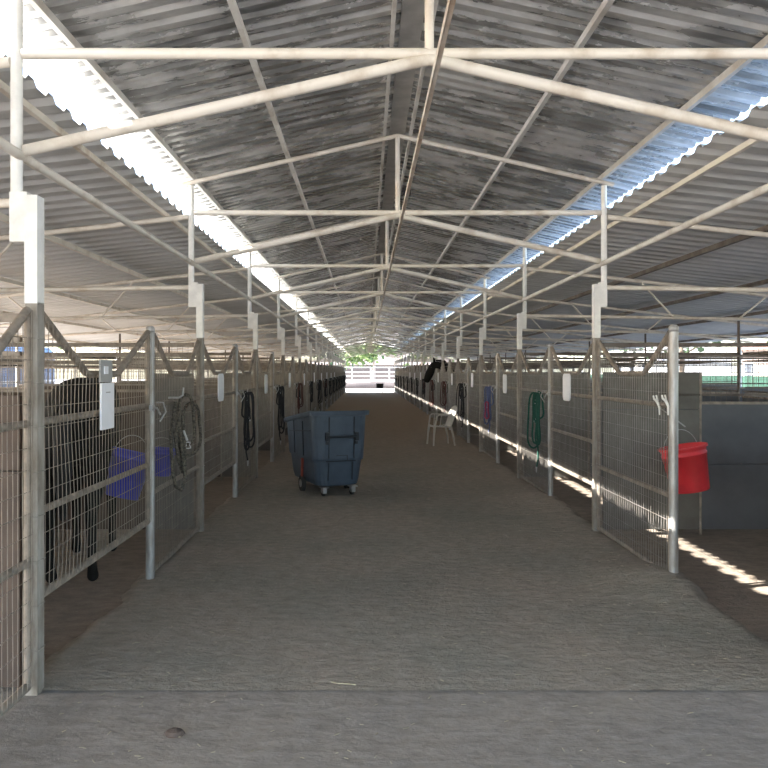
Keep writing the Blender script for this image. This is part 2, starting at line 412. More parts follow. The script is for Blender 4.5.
for s, nm in ((-1, 'left'), (1, 'right')):
    x = XL if s < 0 else XR
    h = .54 if s < 0 else .50
    ga, gb = (.19*T, .337*T) if s < 0 else (.17*T, .34*T)
    pa, pb = (.166*T, .318*T) if s < 0 else (.16*T, .32*T)
    gproto = make_front(s, 'gate', h*T, ga, gb, .003, 2); gu = []
    pproto = make_front(s, 'panel', (1-h)*T, pa, pb, .003, 3); pu = []
    for k in range(0, NB):
        if k == 1 and s < 0:
            o = make_front(s, 'gate', h*T, ga, gb, .013, 5); o.location = (x, k*T, 0)
            tag(o, 'wire mesh stall gate with bent wires, nearest the camera on the left', 'gate', 'wire stall gates of the left row')
        elif k >= (2 if s > 0 else 1):
            o = repeat(gproto, gu, (x, k*T, 0))
            q = k if s < 0 else k-1
            near_far(q, '{} wire mesh stall gate in the '+nm+' row, notched along its top', 'distant wire mesh stall gate in the %s row' % nm, 'wire stall gates of the %s row' % nm, o, 'gate', 8)
        if k == 0 and s < 0:
            o = make_front(s, 'panel', (1-h)*T, pa, pb, .012, 9); o.location = (x, h*T, 0)
            tag(o, 'wire mesh fence panel cut off by the left photo edge, reaching the ground', 'fence panel', 'wire fence panels of the left row')
        elif k >= 1:
            o = repeat(pproto, pu, (x, (k+h)*T, 0))
            q = k+1 if s < 0 else k
            if s > 0 and k == 1: tag(o, 'wire fence panel beside the open stall, nearest on the right', 'fence panel', 'wire fence panels of the right row')
            else: near_far(q, '{} wire mesh fence panel in the '+nm+' row, between gate post and column', 'distant wire mesh fence panel in the %s row' % nm, 'wire fence panels of the %s row' % nm, o, 'fence panel', 8)

# ------------------------------------------------------------------ partitions between stalls
def make_partition(s, x0, x1, htall, hlow, wtall, mt, ml, cross=True, pt=2.24):
    """across the bay (along X) if cross, from off x0 to off x1 outwards"""
    t = empty('stall_divider' if cross else 'back_fence')
    def P(o_, z): return (s*o_, 0, z) if cross else (0, o_, z)
    def bx(m, a, b, z0, z1, th=.03):
        c = P((a+b)/2, (z0+z1)/2); d = (b-a, th, z1-z0) if cross else (th, b-a, z1-z0); m.box(c, d)
    if wtall:
        m = MB(); bx(m, x0, x0+wtall-.01, .02, htall-.36); m.build('lower_board', mt, t)
        m = MB(); bx(m, x0, x0+wtall-.01, htall-.352, htall); m.build('upper_board', mt, t)
    m = MB(); bx(m, x0+wtall, x1, .02, hlow*.53-.004); m.build('lower_board', ml, t)
    m = MB(); bx(m, x0+wtall, x1, hlow*.53+.004, hlow); m.build('upper_board', ml, t)
    m = MB(); bx(m, x0+wtall, x1, hlow, hlow+.025, .05); m.build('top_trim', M['rail'], t)
    for z, th in ((1.77, .04), (1.665, .025), (1.60 if s < 0 else hlow+.09, .02)):
        m = MB(); m.bar(P(x0, z), P(x1, z), .03, th); m.build('rail', M['rust'] if s > 0 or not cross else M['rail'], t)
    m = MB(); n = int((x1-x0)/.0508)
    for i in range(1, n):
        q = x0+(x1-x0)*i/n; z = (htall if wtall and q < x0+wtall else hlow)
        m.bar(P(q, z-.02), P(q, 1.77), .003)
    z = hlow+.1
    while z < 1.76: m.bar(P(x0+(wtall if z < htall else 0), z), P(x1, z), .003); z += .1016
    m.build('wire_mesh', M['rust'] if s > 0 else M['wire'], t)
    if cross:
        m = MB(); m.tube([P(x1, -.06), P(x1, pt)], .02, 8); m.build('end_post', M['rust'], t)
        if wtall: m = MB(); m.tube([P(x0+wtall+.005, -.05), P(x0+wtall+.005, htall)], .018, 8); m.build('middle_post', M['rail'], t)
    return t
for s, nm in ((-1, 'left'), (1, 'right')):
    x = XL if s < 0 else XR
    if s < 0: pr = make_partition(-1, .06, 3.10, 1.50, 1.32, .42, M['board_pale'], M['board'])
    else: pr = make_partition(1, .06, 3.12, 1.51, 1.205, .92, M['board_pale'], M['board_grey'])
    u = []
    for k in range(1, NB+1):
        if s < 0 and k == 1: o = make_partition(-1, .06, 3.10, 1.40, 1.32, .42, M['board'], M['board']); o.location = (x, T, 0)
        else: o = repeat(pr, u, (x, k*T, 0))
        desc = 'brown board' if s < 0 else 'grey sheet'
        near_far(k, '{} '+desc+' stall partition with wire above, '+nm+' side, counted from the camera', 'distant stall partition on the %s side, seen only through the stall fronts' % nm, 'partitions between the %s stalls' % nm, o, 'partition', 5)
    ob = make_partition(s, .06, 3.5, 1.4, 1.2, 0, M['board_pale'], M['board_grey'] if s > 0 else M['board'], True, 1.95); ub = []
    bb = make_partition(s, .06, T-.06, 1.4, 1.15, 0, M['board_pale'], M['board_grey'] if s > 0 else M['board'], False); ubb = []
    for k in range(1, NB+1):
        o = repeat(ob, ub, (x+s*3.16, k*T, 0))
        tag(o, 'partition of an outer stall beyond the back wall, %s side' % nm, 'partition', 'partitions of the outer %s stalls' % nm)
        if k < NB:
            o = repeat(bb, ubb, (x+s*3.16, k*T, 0))
            if k < 4: tag(o, 'board back wall of the %s %s stall, with wire on top' % (ORD[k], nm), 'partition', 'back walls of the %s stalls' % nm)
            else: tag(o, 'back wall of a distant %s stall, with wire on top' % nm, 'partition', 'back walls of the %s stalls' % nm)
    # outer posts carrying the low eave
    op = MB(); op.tube([(0, 0, -.08), (0, 0, zside(8.6)-.1)], .03, 8); po = op.build('outer_post', M['purlin']); u = []
    for k in range(1, NB+1):
        o = repeat(po, u, (XC+s*8.6, k*T, 0))
        tag(o, 'slim steel post under the low outer edge of the %s roof' % nm, 'post', 'outer posts of the %s roof' % nm)

# ------------------------------------------------------------------ name plates on the gates
def make_plate(square=False):
    t = empty('name_plate')
    w, h, r = (.215, .27, .006) if square else (.29, .29, .055)
    pts = []
    for cx, cz, a0 in ((w/2-r, h/2-r, 0), (-w/2+r, h/2-r, 90), (-w/2+r, -h/2+r, 180), (w/2-r, -h/2+r, 270)):
        for q in range(5): a = math.radians(a0+q*22.5); pts.append((cx+r*math.cos(a), cz+r*math.sin(a)))
    m = MB(); m.rings([[(-.006, p[0], p[1]) for p in pts], [(.006, p[0], p[1]) for p in pts]]); m.build('board', M['plate'], t)
    m = MB(); zt = h/2
    if square:
        m.box((-.005, -.01, zt+.07), (.012, .20, .13))
    else:
        m.tube([(0, -.06, zt-.01), (0, -.05, zt+.07)], .003, 5); m.tube([(0, .06, zt-.01), (0, .05, zt+.07)], .003, 5)
    m.build('hanger', M['clipgrey'] if square else M['wire'], t)
    if square:
        m = MB(); m.box((.004, -.03, zt+.075), (.008, .06, .045)); m.build('tag', M['plate'], t)
        m = MB(); m.box((.0065, -.0, zt-.055), (.001, .075, .006)); m.build('printed_line', M['clipgrey'], t)
    return t
tag(make_plate(True), 'square cornered white stall sign under a grey clip on the nearest left gate', 'sign', 'white stall signs of the left row').location = (XL+.062, 1.234*T, 1.313)
sp = make_plate(); us = []
for s, nm, x in ((-1, 'left', XL+.052), (1, 'right', XR-.052)):
    for k in range(2, 11):
        off = .215 if s < 0 else .245
        o = repeat(sp, us, (x, (k+off)*T, 1.33 if k % 2 else 1.35))
        q = k if s < 0 else k-1
        if k < 7: tag(o, '%s white rounded sign on the %s row of gates, counted from the camera' % (ORD[q], nm), 'sign', 'white stall signs of the %s row' % nm)
        else: tag(o, 'small distant white sign on a gate of the %s row' % nm, 'sign', 'white stall signs of the %s row' % nm)

# ------------------------------------------------------------------ halters and lead ropes hung by the gate posts
def loop(c, w, h, ang, n=26, tilt=0, ph=0):
    ca, sa = math.cos(ang), math.sin(ang); out = []
    for i in range(n):
        a = 2*math.pi*i/n+ph; u = w/2*math.sin(a)*(1-.25*math.cos(a)); v = h/2*math.cos(a)+tilt*u
        out.append((c[0]+u*ca+.01*math.sin(3*a), c[1]+u*sa, c[2]+v))
    return out
def make_halter(m1, m2, seed, length=.75, wid=.16, leash=True):
    """origin at the hook, hanging down -Z; spreads towards +Y and a little towards +X"""
    r = random.Random(seed); t = empty('horse_halter')
    m = MB(); m.tube([(-.076, 0, .0), (.0, 0, -.01), (.025, 0, .0), (.03, 0, .035)], .006, 6); m.build('hook', M['galv'], t)
    ang = r.uniform(.9, 1.3)
    m = MB(); m.tube(loop((.0, .02, -.16), wid, .32, ang), .012, 6, True)
    m.tube(loop((.02, .05, -.25), wid*.8, .25, ang+.5, ph=.4), .011, 6, True)
    m.tube([(0.0, .02, -.02), (.03, .07, -.2), (.05, .04, -.33), (.0, .0, -.38)], .010, 6)
    m.build('headcollar', m1, t)
    m = MB(); m.tube(loop((.02, .05, -.12), .035, .045, ang, 12), .005, 5, True); m.tube(loop((.03, .08, -.34), .04, .05, ang, 12), .005, 5, True)
    m.build('ring', M['chrome'], t)
    if leash:
        m = MB(); n = 3
        for i in range(n):
            l = length*(.75+.25*r.random()); m.tube(loop((.015+.02*i, .0+.03*i, -l/2-.01), wid*(.5+.2*i), l, ang+r.uniform(-.5, .5), 30, ph=.2*i), .0115, 6, True)
        m.tube([(0, 0, -.05), (.02, .03, -length*.5), (.0, .04, -length), (.02, .05, -length-.12)], .010, 6)
        m.build('lead_rope', m2, t)
        m = MB(); m.tube([(.02, .05, -length-.11), (.02, .05, -length-.18)], [.012, .007], 6); m.build('snap', M['galv'], t)
    return t
# the coiled rope on the nearest left panel
t = empty('lead_rope', (XL+.11, 1.655*T, 1.33), 0, 'thick coiled brown lead rope with big loops on the second left fence panel', 'rope')
m = MB(); m.tube(loop((.03, .10, -.20), .22, .40, 1.1, 36), .013, 8, True); m.tube(loop((.04, .22, -.28), .30, .42, 1.2, 36, .15), .013, 8, True)
m.tube([(-.02, -.03, -.05), (-.05, -.06, -.3), (-.04, -.05, -.6), (-.02, -.02, -.72), (.01, .02, -.75), (.035, .05, -.68), (.03, .04, -.35), (.02, .03, -.12)], .014, 8)
m.tube([(-.03, -.02, -.28), (-.01, 0, -.5), (.02, .03, -.62), (.015, .02, -.4), (0, 0, -.2)], .013, 8)
m.build('coil', M['rope_brown'], t)
m = MB(); m.tube([(-.086, .0, -.02), (0, 0, -.02), (.03, 0, 0), (.035, 0, .06)], .008, 8); m.build('hook', M['galv'], t)
m = MB(); m.tube([(.03, .02, -.28), (.05, .05, -.36)], [.008, .012], 8); m.tube(loop((.055, .06, -.40), .05, .05, .8, 12), .005, 6, True); m.build('snap', M['chrome'], t)
specs_L = {2: ('rope_black', 'rope_black', .74, .20), 3: ('rope_black', 'rope_black', .82, .16), 4: ('rope_black', 'rope_red', .6, .15), 5: ('rope_brown', 'rope_black', .7, .15),
           6: ('rope_black', 'rope_black', .8, .2), 7: ('rope_red', 'rope_black', .7, .2), 8: ('rope_black', 'rope_black', .7, .2)}
specs_R = {2: ('rope_green', 'rope_green', .80, .17), 3: ('rope_blue', 'rope_blue', .66, .18), 4: ('rope_black', 'rope_black', .85, .22), 5: ('rope_brown', 'rope_red', .7, .22),
           6: ('rope_black', 'rope_red', .8, .2), 7: ('rope_red', 'rope_black', .7, .2), 8: ('rope_black', 'rope_black', .8, .2)}
CW = {'rope_black': 'black', 'rope_green': 'dark green', 'rope_blue': 'blue and pink', 'rope_brown': 'brown', 'rope_red': 'dark red'}
for s, nm, sp_, x, h in ((-1, 'left', specs_L, XL+.10, .54), (1, 'right', specs_R, XR-.10, .50)):
    last = None
    for k in range(2, 15):
        zz = 1.27
        if k in sp_:
            a, b, l, w = sp_[k]
            t = make_halter(M[a], M[b], k*3+(s > 0), l, w); last = t; t.location = (x, (k+h+.045)*T, zz)
            if s > 0: t.scale = (-1, 1, 1)
            q = k if s > 0 else k
            tag(t, '%s halter and rope by the %s gate post of the %s row' % (CW[a], ORD[k+1 if s < 0 else k], nm), 'halter', 'halters of the %s row' % nm)
            if s > 0 and k == 3:
                m = MB(); m.tube(loop((.06, -.02, -.40), .12, .28, 1.2), .014, 6, True); m.build('pink_strap', M['rope_pink'], t)
        else:
            t = copy_tree(last, (x, (k+h+.045)*T, zz+.03*random.random()))
            tag(t, 'distant dark halter hanging in the %s stall row' % nm, 'halter', 'halters of the %s row' % nm)

# hooks on the bare post on the right
for i, (dy, dz, dx, lab) in enumerate(((0, 0, -.05, 'pale double hook fixed to the bare galvanized gate post on the right'), (.22, -.01, -.03, 'pale hook on the nearest right panel, just behind the double hook'))):
    t = empty('wall_hook', (XR+dx+.012, 1.5*T+dy, 1.30+dz), 0, lab, 'hook'); t.scale = (.8, .8, .8)
    m = MB(); m.tube([(.0, .0, -.12), (.0, .0, -.04), (-.025, .0, .01), (-.05, .0, .03), (-.055, 0, .06)], [.008, .012, .013, .010, .008], 8)
    m.build('hook_arm', M['white'], t)
    m = MB(); m.tube([(0, 0, -.03), (-.005, .03, .01), (-.012, .045, .06)], .008, 8); m.build('hook_tip', M['white'], t)

# ------------------------------------------------------------------ buckets
def make_bucket(name, mm, R, r, hgt, loc, rot, label, bail_up=True):
    t = empty(name, loc, 0, label, 'bucket'); t.rotation_euler = rot
    m = MB(); m.lathe([(r*.96, 0), (r, .01), (r+(R-r)*.80, hgt*.80), (R*.985, hgt*.80), (R*.99, hgt*.84), (R*.96, hgt*.845), (R*.99, hgt*.95), (R+.012, hgt*.955), (R+.012, hgt), (R-.006, hgt), (R-.012, hgt*.8), (r-.006, .014)], k=32)
    m.build('pail', mm, t)
    m = MB(); pts = []
    for i in range(15):
        a = math.pi*i/14; pts.append((math.cos(a)*(R+.012), .02, hgt*.88+math.sin(a)*R*1.0))
    m.tube(pts, .003, 6); m.build('handle', M['galv'], t)
    for q in (-1, 1): m = MB(); m.box((q*(R+.008), .0, hgt*.88), (.022, .035, .05)); m.build('handle_ear', mm, t)
    return t
make_bucket('feed_bucket', M['red'], .170, .140, .345, (2.50, 1.62*T, .60), (math.radians(-6), math.radians(-8), math.radians(25)), 'red plastic bucket hung inside the nearest stall on the right')
bk_ = bpy.data.objects['feed_bucket']; bpy.context.view_layer.update()
m = MB(); inv = bk_.matrix_world.inverted(); P_ = [inv @ Vector(p) for p in ((XR+.03, 1.62*T, 1.262), (XR+.12, 1.62*T, 1.20), (2.46, 1.62*T, 1.09))]
m.tube(P_, .005, 6); m.build('hanging_strap', M['galv'], bk_)
make_bucket('feed_bucket', M['blue'], .160, .125, .36, (-1.86, 1.60*T, .56), (math.radians(6), math.radians(14), math.radians(60)), 'blue plastic bucket behind the nearest left gate')
make_bucket('feed_bucket', M['blue'], .12, .10, .24, (-1.83, 1.86*T, .60), (0, math.radians(6), math.radians(20)), 'smaller blue bucket behind the second left fence panel')

# ------------------------------------------------------------------ rolling waste cart
def rrect(hw, hl, r, z, k=6, zfun=None):
    out = []
    for cx, cy, a0 in ((hw-r, hl-r, 0), (-hw+r, hl-r, 90), (-hw+r, -hl+r, 180), (hw-r, -hl+r, 270)):
        for q in range(k): a = math.radians(a0+q*90/(k-1)); x = cx+r*math.cos(a); y = cy+r*math.sin(a); out.append((x, y, z+(zfun(y) if zfun else 0)))
    return out
cart = empty('waste_cart', (-.530, 9.90, 0), math.radians(20.9), 'dark blue-grey plastic waste cart on casters, standing in the aisle', 'cart')
drop = lambda y: -.16*max(0, min(1, (y+.10)/.76))
m = MB()
m.rings([rrect(.20, .50, .10, .115), rrect(.265, .565, .12, .135), rrect(.285, .585, .13, .20), rrect(.308, .612, .13, .425), rrect(.308, .612, .13, .435),
         rrect(.325, .63, .13, .440), rrect(.330, .635, .13, .47), rrect(.350, .655, .12, .985, zfun=drop), rrect(.350, .655, .12, .99, zfun=drop),
         rrect(.338, .643, .12, .99, zfun=drop), rrect(.30, .60, .12, .44), rrect(.25, .55, .1, .16)], True, True, False)
for p in range(len(m.sm)): m.sm[p] = False
m.build('tub', M['cart'], cart)
m = MB()
m.rings([rrect(.352, .657, .12, .985, zfun=drop), rrect(.383, .690, .13, .99, zfun=drop), rrect(.388, .695, .13, 1.035, zfun=drop), rrect(.378, .686, .13, 1.045, zfun=drop),
         rrect(.340, .645, .12, 1.045, zfun=drop), rrect(.338, .643, .12, .985, zfun=drop), rrect(.352, .657, .12, .985, zfun=drop)], False, False)
m.build('rim', M['cart'], cart)
m = MB()   # dark grooves on the near end face and the left side
def yf(z): return -(.635+.02*(z-.47)/.515)-.004 if z > .44 else -(.585+.027*(z-.20)/.225)-.006
for x in (-.155, .165):
    m.bar((x, yf(.47), .47), (x, yf(.97), .97), .014, .012); m.bar((x*.96, yf(.20), .20), (x*.96, yf(.42), .42), .012, .012)
m.bar((-.19, yf(.45)-.002, .437), (.19, yf(.45)-.002, .437), .012, .012)
for yv in (-.18, .22):
    m.bar((-.337, yv, .47), (-.352, yv, .90), .012, .012)
m.bar((-.347, -.50, .80), (-.347, .45, .74), .01, .01)
m.bar((-.06, yf(.5)-.001, .505), (.08, yf(.5)-.001, .505), .008, .008); m.bar((.08, yf(.5)-.001, .505), (.08, yf(.45)-.001, .44), .008, .008)
m.build('groove', M['cart_dark'], cart)
m = MB(); m.tube([(-.20, -.70, .735), (.20, -.70, .735)], .014, 8)
m.build('handle_bar', M['cart_dark'], cart)
for x in (-.185, .185):
    m = MB(); m.box((x, -.675, .735), (.04, .07, .10)); m.box((x, -.668, .66), (.03, .035, .035)); m.build('handle_bracket', M['cart_dark'], cart)
for x, y in ((-.17, -.50), (.20, -.50), (-.17, .42), (.20, .42)):
    m = MB(); m.box((x, y, .108), (.10, .10, .012)); m.box((x, y-.028, .07), (.05, .012, .07))
    for q in (-1, 1): m.bar((x+q*.025, y, .10), (x+q*.025, y+.03, .045), .006, .05)
    cf = m.build('caster_fork', M['chrome'], cart)
    m = MB(); R = [[(x-w, y+.03+.048*math.cos(2*math.pi*j/18), .047+.048*math.sin(2*math.pi*j/18)) for j in range(18)] for w in (-.017, .017)]
    m.rings(R); m.build('caster_wheel', M['rubber'], cf)
for x in (-.30, .30):
    s_ = 1 if x > 0 else -1
    m = MB(); R = [[(x-w, .0+.10*math.cos(2*math.pi*j/24), .10+.10*math.sin(2*math.pi*j/24)) for j in range(24)] for w in (-.022, .022)]
    m.rings(R); wl = m.build('wheel', M['rubber'], cart)
    m = MB(); R = [[(x-w, .0+.05*math.cos(2*math.pi*j/20), .10+.05*math.sin(2*math.pi*j/20)) for j in range(20)] for w in (-.026, .026)]
    m.rings(R); m.build('hub', M['galv'], wl)
    m = MB(); m.bar((x+s_*.012, -.02, .20), (x+s_*.028, -.10, .42), .03, .05); m.build('brace', M['redpaint'], cart)

# ------------------------------------------------------------------ plastic garden chair (local: faces +X... seat front at -X after rotation)
ch = empty('garden_chair', (1.555, 4.37*T, 0), math.radians(12), 'off-white plastic armchair standing by the right stall row', 'chair'); ch.scale = (.86, .9, 1)
def slab(pts_top, th, m):
    n = len(pts_top); m.rings([[(p[0], p[1], p[2]-th) for p in pts_top], pts_top])
# faces -X: front at x=-.22, back at x=+.2
m = MB(); seat = [(-.24, -.21, .405), (-.25, 0, .415), (-.24, .21, .405), (.0, .225, .395), (.19, .19, .385), (.21, 0, .38), (.19, -.19, .385), (.0, -.225, .395)]
slab(seat, .022, m); 
m.bar((-.235, -.20, .395), (-.235, .20, .395), .012, .045); m.build('seat', M['chair'], ch)
for sx, sy in ((-1, -1), (-1, 1), (1, -1), (1, 1)):
    m = MB()
    if sx < 0: m.rings([[(x+a*.5, y*sy+b*.5, z) for a, b in ((-w, -w), (w, -w), (w, w), (-w, w))] for x, y, z, w in ((-.265, .255, 0, .030), (-.25, .24, .2, .036), (-.225, .215, .39, .052))])
    else: m.rings([[(x+a*.5, y*sy+b*.5, z) for a, b in ((-w, -w), (w, -w), (w, w), (-w, w))] for x, y, z, w in ((.27, .24, 0, .030), (.235, .22, .2, .036), (.185, .195, .39, .052))])
    m.build('leg', M['chair'], ch)
for sy in (-1, 1):
    m = MB()
    P = [(-.225, .235*sy, .40), (-.20, .262*sy, .52), (-.185, .268*sy, .60), (-.14, .27*sy, .632), (0, .272*sy, .63), (.12, .25*sy, .62), (.225, .205*sy, .61)]
    for i in range(len(P)-1): m.bar(P[i], P[i+1], .045 if i > 1 else .04, .02 if i > 1 else .03)
    m.tube([(-.10, .235*sy, .39), (-.075, .265*sy, .62)], .014, 6)
    m.build('armrest', M['chair'], ch)
m = MB()
def bk(y, z): return (.19+.19*(z-.38)/.44-.25*y*y*.6, y, z)
nb = 7
for i in range(nb):
    y = -.165+.33*i/(nb-1); pts = [bk(y, .38+(.37)*q/5) for q in range(6)]
    for q in range(5): m.bar(pts[q], pts[q+1], .012, .030) if False else m.bar(pts[q], pts[q+1], .034, .012)
pts = []
for i in range(13):
    a = math.pi*i/12; pts.append(bk(-.205*math.cos(a), .70+.10*math.sin(a)))
pts = [bk(-.19, .385), bk(-.205, .55)]+pts+[bk(.205, .55), bk(.19, .385)]
m.tube(pts, .018, 6)
for i in range(9): m.bar(bk(-.18+.04*i, .745), bk(-.14+.04*i, .745), .012, .07)
m.build('backrest', M['chair'], ch)

# ------------------------------------------------------------------ horses
def skin(name, joints, edges, mm, parent, root=0, sub=2):
    me = bpy.data.meshes.new(name); me.from_pydata([j[0] for j in joints], edges, []); me.materials.append(mm)
    o = bpy.data.objects.new(name, me); C.objects.link(o); o.parent = parent
    sk = o.modifiers.new('Skin', 'SKIN'); sk.use_smooth_shade = True
    if not me.skin_vertices: me.skin_vertices.new() if hasattr(me.skin_vertices, 'new') else None
    for i, j in enumerate(joints):
        r = j[1]; r = r if isinstance(r, tuple) else (r, r)
        me.skin_vertices[0].data[i].radius = r; me.skin_vertices[0].data[i].use_root = (i == root)
    ss = o.modifiers.new('Subsurf', 'SUBSURF'); ss.levels = sub; ss.render_levels = sub
    return o
def make_horse(loc, rz, label, neck):
    """faces +X locally; neck = list of head/neck points"""
    t = empty('horse', loc, rz, label, 'horse')
    J = [((0, 0, 1.12), (.29, .31)), ((.38, 0, 1.14), (.27, .32)), ((.62, 0, 1.20), (.20, .27)), ((-.38, 0, 1.16), (.29, .29)), ((-.62, 0, 1.20), (.24, .24)), ((-.80, 0, 1.15), (.12, .14))]
    E = [(0, 1), (1, 2), (0, 3), (3, 4), (4, 5)]
    prev = 2
    for p, r in neck: J.append((p, r)); E.append((prev, len(J)-1)); prev = len(J)-1
    for sy in (-1, 1):
        b = len(J)
        J += [((.50, .15*sy, .86), .11), ((.50, .16*sy, .52), .055), ((.50, .16*sy, .28), .038), ((.50, .16*sy, .12), .036), ((.54, .16*sy, .02), .055)]
        E += [(2, b), (b, b+1), (b+1, b+2), (b+2, b+3), (b+3, b+4)]
        b = len(J)
        J += [((-.52, .16*sy, .88), .15), ((-.42, .16*sy, .72), .09), ((-.66, .16*sy, .50), .052), ((-.62, .16*sy, .25), .038), ((-.60, .16*sy, .12), .038), ((-.55, .16*sy, .02), .055)]
        E += [(4, b), (b, b+1), (b+1, b+2), (b+2, b+3), (b+3, b+4), (b+4, b+5)]
    skin('body', J, E, M['horse'], t)
    hd = Vector(neck[-3][0]); nk = Vector(neck[-4][0])
    for sy in (-1, 1):
        m = MB(); p = hd+Vector((-.02, sy*.065, .08))
        m.tube([p, p+Vector((.0, sy*.012, .07)), p+Vector((.02, sy*.018, .14))], [.028, .032, .004], 8); m.build('ear', M['horse'], t)
        m = MB(); q = hd.lerp(Vector(neck[-2][0]), .42)+Vector((.02, sy*.088, .035)); m.lathe([(.002, -.018), (.014, -.012), (.019, 0), (.014, .012), (.002, .018)], q, 12); m.build('eye', M['black'], t)
    m = MB(); N = [Vector(x[0]) for x in neck[:-2]]; base = Vector((.55, 0, 1.42)); path = [base]+[n+Vector((-.07, 0, .13)) for n in N]
    m.tube(path, [.03]+[.04]*(len(path)-2)+[.02], 8); m.build('mane', M['hair'], t)
    m = MB(); m.tube([(-.84, 0, 1.25), (-.93, 0, 1.12), (-.95, 0, .8), (-.93, 0, .5)], [.035, .06, .07, .02], 10); m.build('tail', M['hair'], t)
    return t
N1 = [((.82, 0, 1.26), (.12, .18)), ((.98, 0, 1.20), (.10, .14)), ((1.08, 0, 1.10), (.09, .11)), ((1.20, 0, .92), (.075, .085)), ((1.26, 0, .78), (.055, .06))]
make_horse((-2.22, 1.66*T, -.03), math.radians(100), 'black horse standing in the nearest left stall, seen through the wire gate', N1).scale = (.86, .90, 1.05)
N2 = [((.78, 0, 1.50), (.11, .17)), ((1.0, 0, 1.74), (.11, .12)), ((1.24, 0, 1.76), (.11, .12)), ((1.37, .0, 1.47), (.12, .14)), ((1.47, 0, 1.22), (.085, .09))]
make_horse((XR+1.06, 6.28*T, -.03), math.radians(180), 'black horse putting its head over a gate of the right row', N2)

# ------------------------------------------------------------------ far end: hanging lamp, black tub, yard
t = empty('hanging_lamp', (XC-.0, 15.9*T, 3.32), 0, 'dark shaded lamp hanging from the roof peak at the far end', 'lamp')
m = MB(); m.tube([(0, 0, .15), (0, 0, .46)], .015, 6); m.build('stem', M['galv'], t)
m = MB(); m.lathe([(.15, .0), (.19, .02), (.19, .14), (.08, .18)], k=20); m.build('housing', M['white'], t)
m = MB(); m.lathe([(.08, -.16), (.15, -.13), (.16, 0), (.14, .01)], k=20); m.build('lamp_shade', M['black'], t)
t = empty('water_trough', (1.02, 15.6*T, 0), 0, 'black tub on a stand at the far end of the aisle', 'tub')
m = MB(); m.rings([rrect(.24, .18, .05, .28), rrect(.28, .22, .05, .62), rrect(.30, .24, .05, .63), rrect(.30, .24, .05, .66), rrect(.26, .2, .05, .66), rrect(.22, .16, .05, .31)]); m.build('basin', M['black'], t)
for a in (-1, 1):
    for b in (-1, 1): m = MB(); m.bar((a*.2, b*.14, 0), (a*.2, b*.14, .30), .03); m.build('leg', M['black'], t)

m = MB()
for i in range(24):   # low earth bank
    pass
m.rings([[(x, 20.2*T+dy+.15*math.sin(x), z*(1+.25*noise.noise(Vector((x*.4, 0, 0))))) for dy, z in ((0, -.07), (.1, .45), (.3, .55), (.9, .5), (1.4, -.07))] for x in [-9+i*.75 for i in range(28)]], True, True, True)
tag(m.build('earth_bank', M['sand_wall']), 'low pinkish earth bank across the yard beyond the far end', 'earth bank')

def pipe_fence(y, x0, x1, zs, step, mm, label):
    t = empty('rail_fence', ((x0+x1)/2, y, 0), 0, label, 'fence'); cx = (x0+x1)/2
    for z in zs: m = MB(); m.bar((x0-cx, 0, z), (x1-cx, 0, z), .06, .09); m.build('rail', mm, t)
    x = x0
    while x <= x1+.01: m = MB(); m.bar((x-cx, 0, -.08), (x-cx, 0, max(zs)+.06), .1); m.build('post', mm, t); x += step
pipe_fence(27*T, -9, 15, (.5, 1.0, 1.5, 2.1), 2.4, M['white'], 'white rail fence across the sunny yard at the far end')

def make_tree(x, y, h, r, lm, label, seed, n=650, group='trees beyond the sheds', tm=None):
    rr = random.Random(seed); t = empty('tree', (x, y, -.07), 0, label, 'tree', group)
    m = MB(); m.tube([(0, 0, 0), (.1, 0, h*.3), (-.05, .1, h*.6), (0, 0, h*.85)], [.28, .2, .14, .05], 10)
    for q in range(6):
        a = rr.uniform(0, 6.28); z = h*rr.uniform(.35, .6); m.tube([(0, 0, z), (math.cos(a)*r*.4, math.sin(a)*r*.4, z+h*.12), (math.cos(a)*r*.75, math.sin(a)*r*.75, z+h*.22)], [.1, .06, .02], 6)
    m.build('trunk', tm or M['bark'], t)
    m = MB()
    cl = [(rr.gauss(0, r*.42), rr.gauss(0, r*.42), h*.72+rr.gauss(0, h*.13)) for _ in range(16)]
    for _ in range(n):
        c = rr.choice(cl); p = Vector(c)+Vector((rr.gauss(0, r*.2), rr.gauss(0, r*.2), rr.gauss(0, r*.17)))
        s_ = rr.uniform(.12, .26)*(r/3); M3 = Matrix.Rotation(rr.uniform(0, 6.28), 3, Vector((rr.gauss(0, 1), rr.gauss(0, 1), rr.gauss(0, 1))).normalized())
        vs = [p+M3 @ Vector(v)*s_ for v in ((-1, -.5, 0), (0, -.8, .2), (1, -.3, 0), (.9, .6, .1), (0, .9, -.1), (-1, .5, 0))]
        m.add(vs, [(0, 1, 2, 3, 4, 5)])
    m.build('crown', lm, t); return t
make_tree(1.1, 31*T, 8.2, 4.2, M['leaf'], 'pale trunked tree in the yard, straight down the aisle', 3, 1300, tm=M['stucco'])
make_tree(-6.5, 37*T, 8.5, 5.0, M['leaf_dark'], 'dark green tree beyond the far end, left of the pale trunk', 4, 1100)
make_tree(9.5, 36*T, 8.5, 4.6, M['leaf'], 'light green tree beyond the far end, right of the pale trunk', 5, 1100)
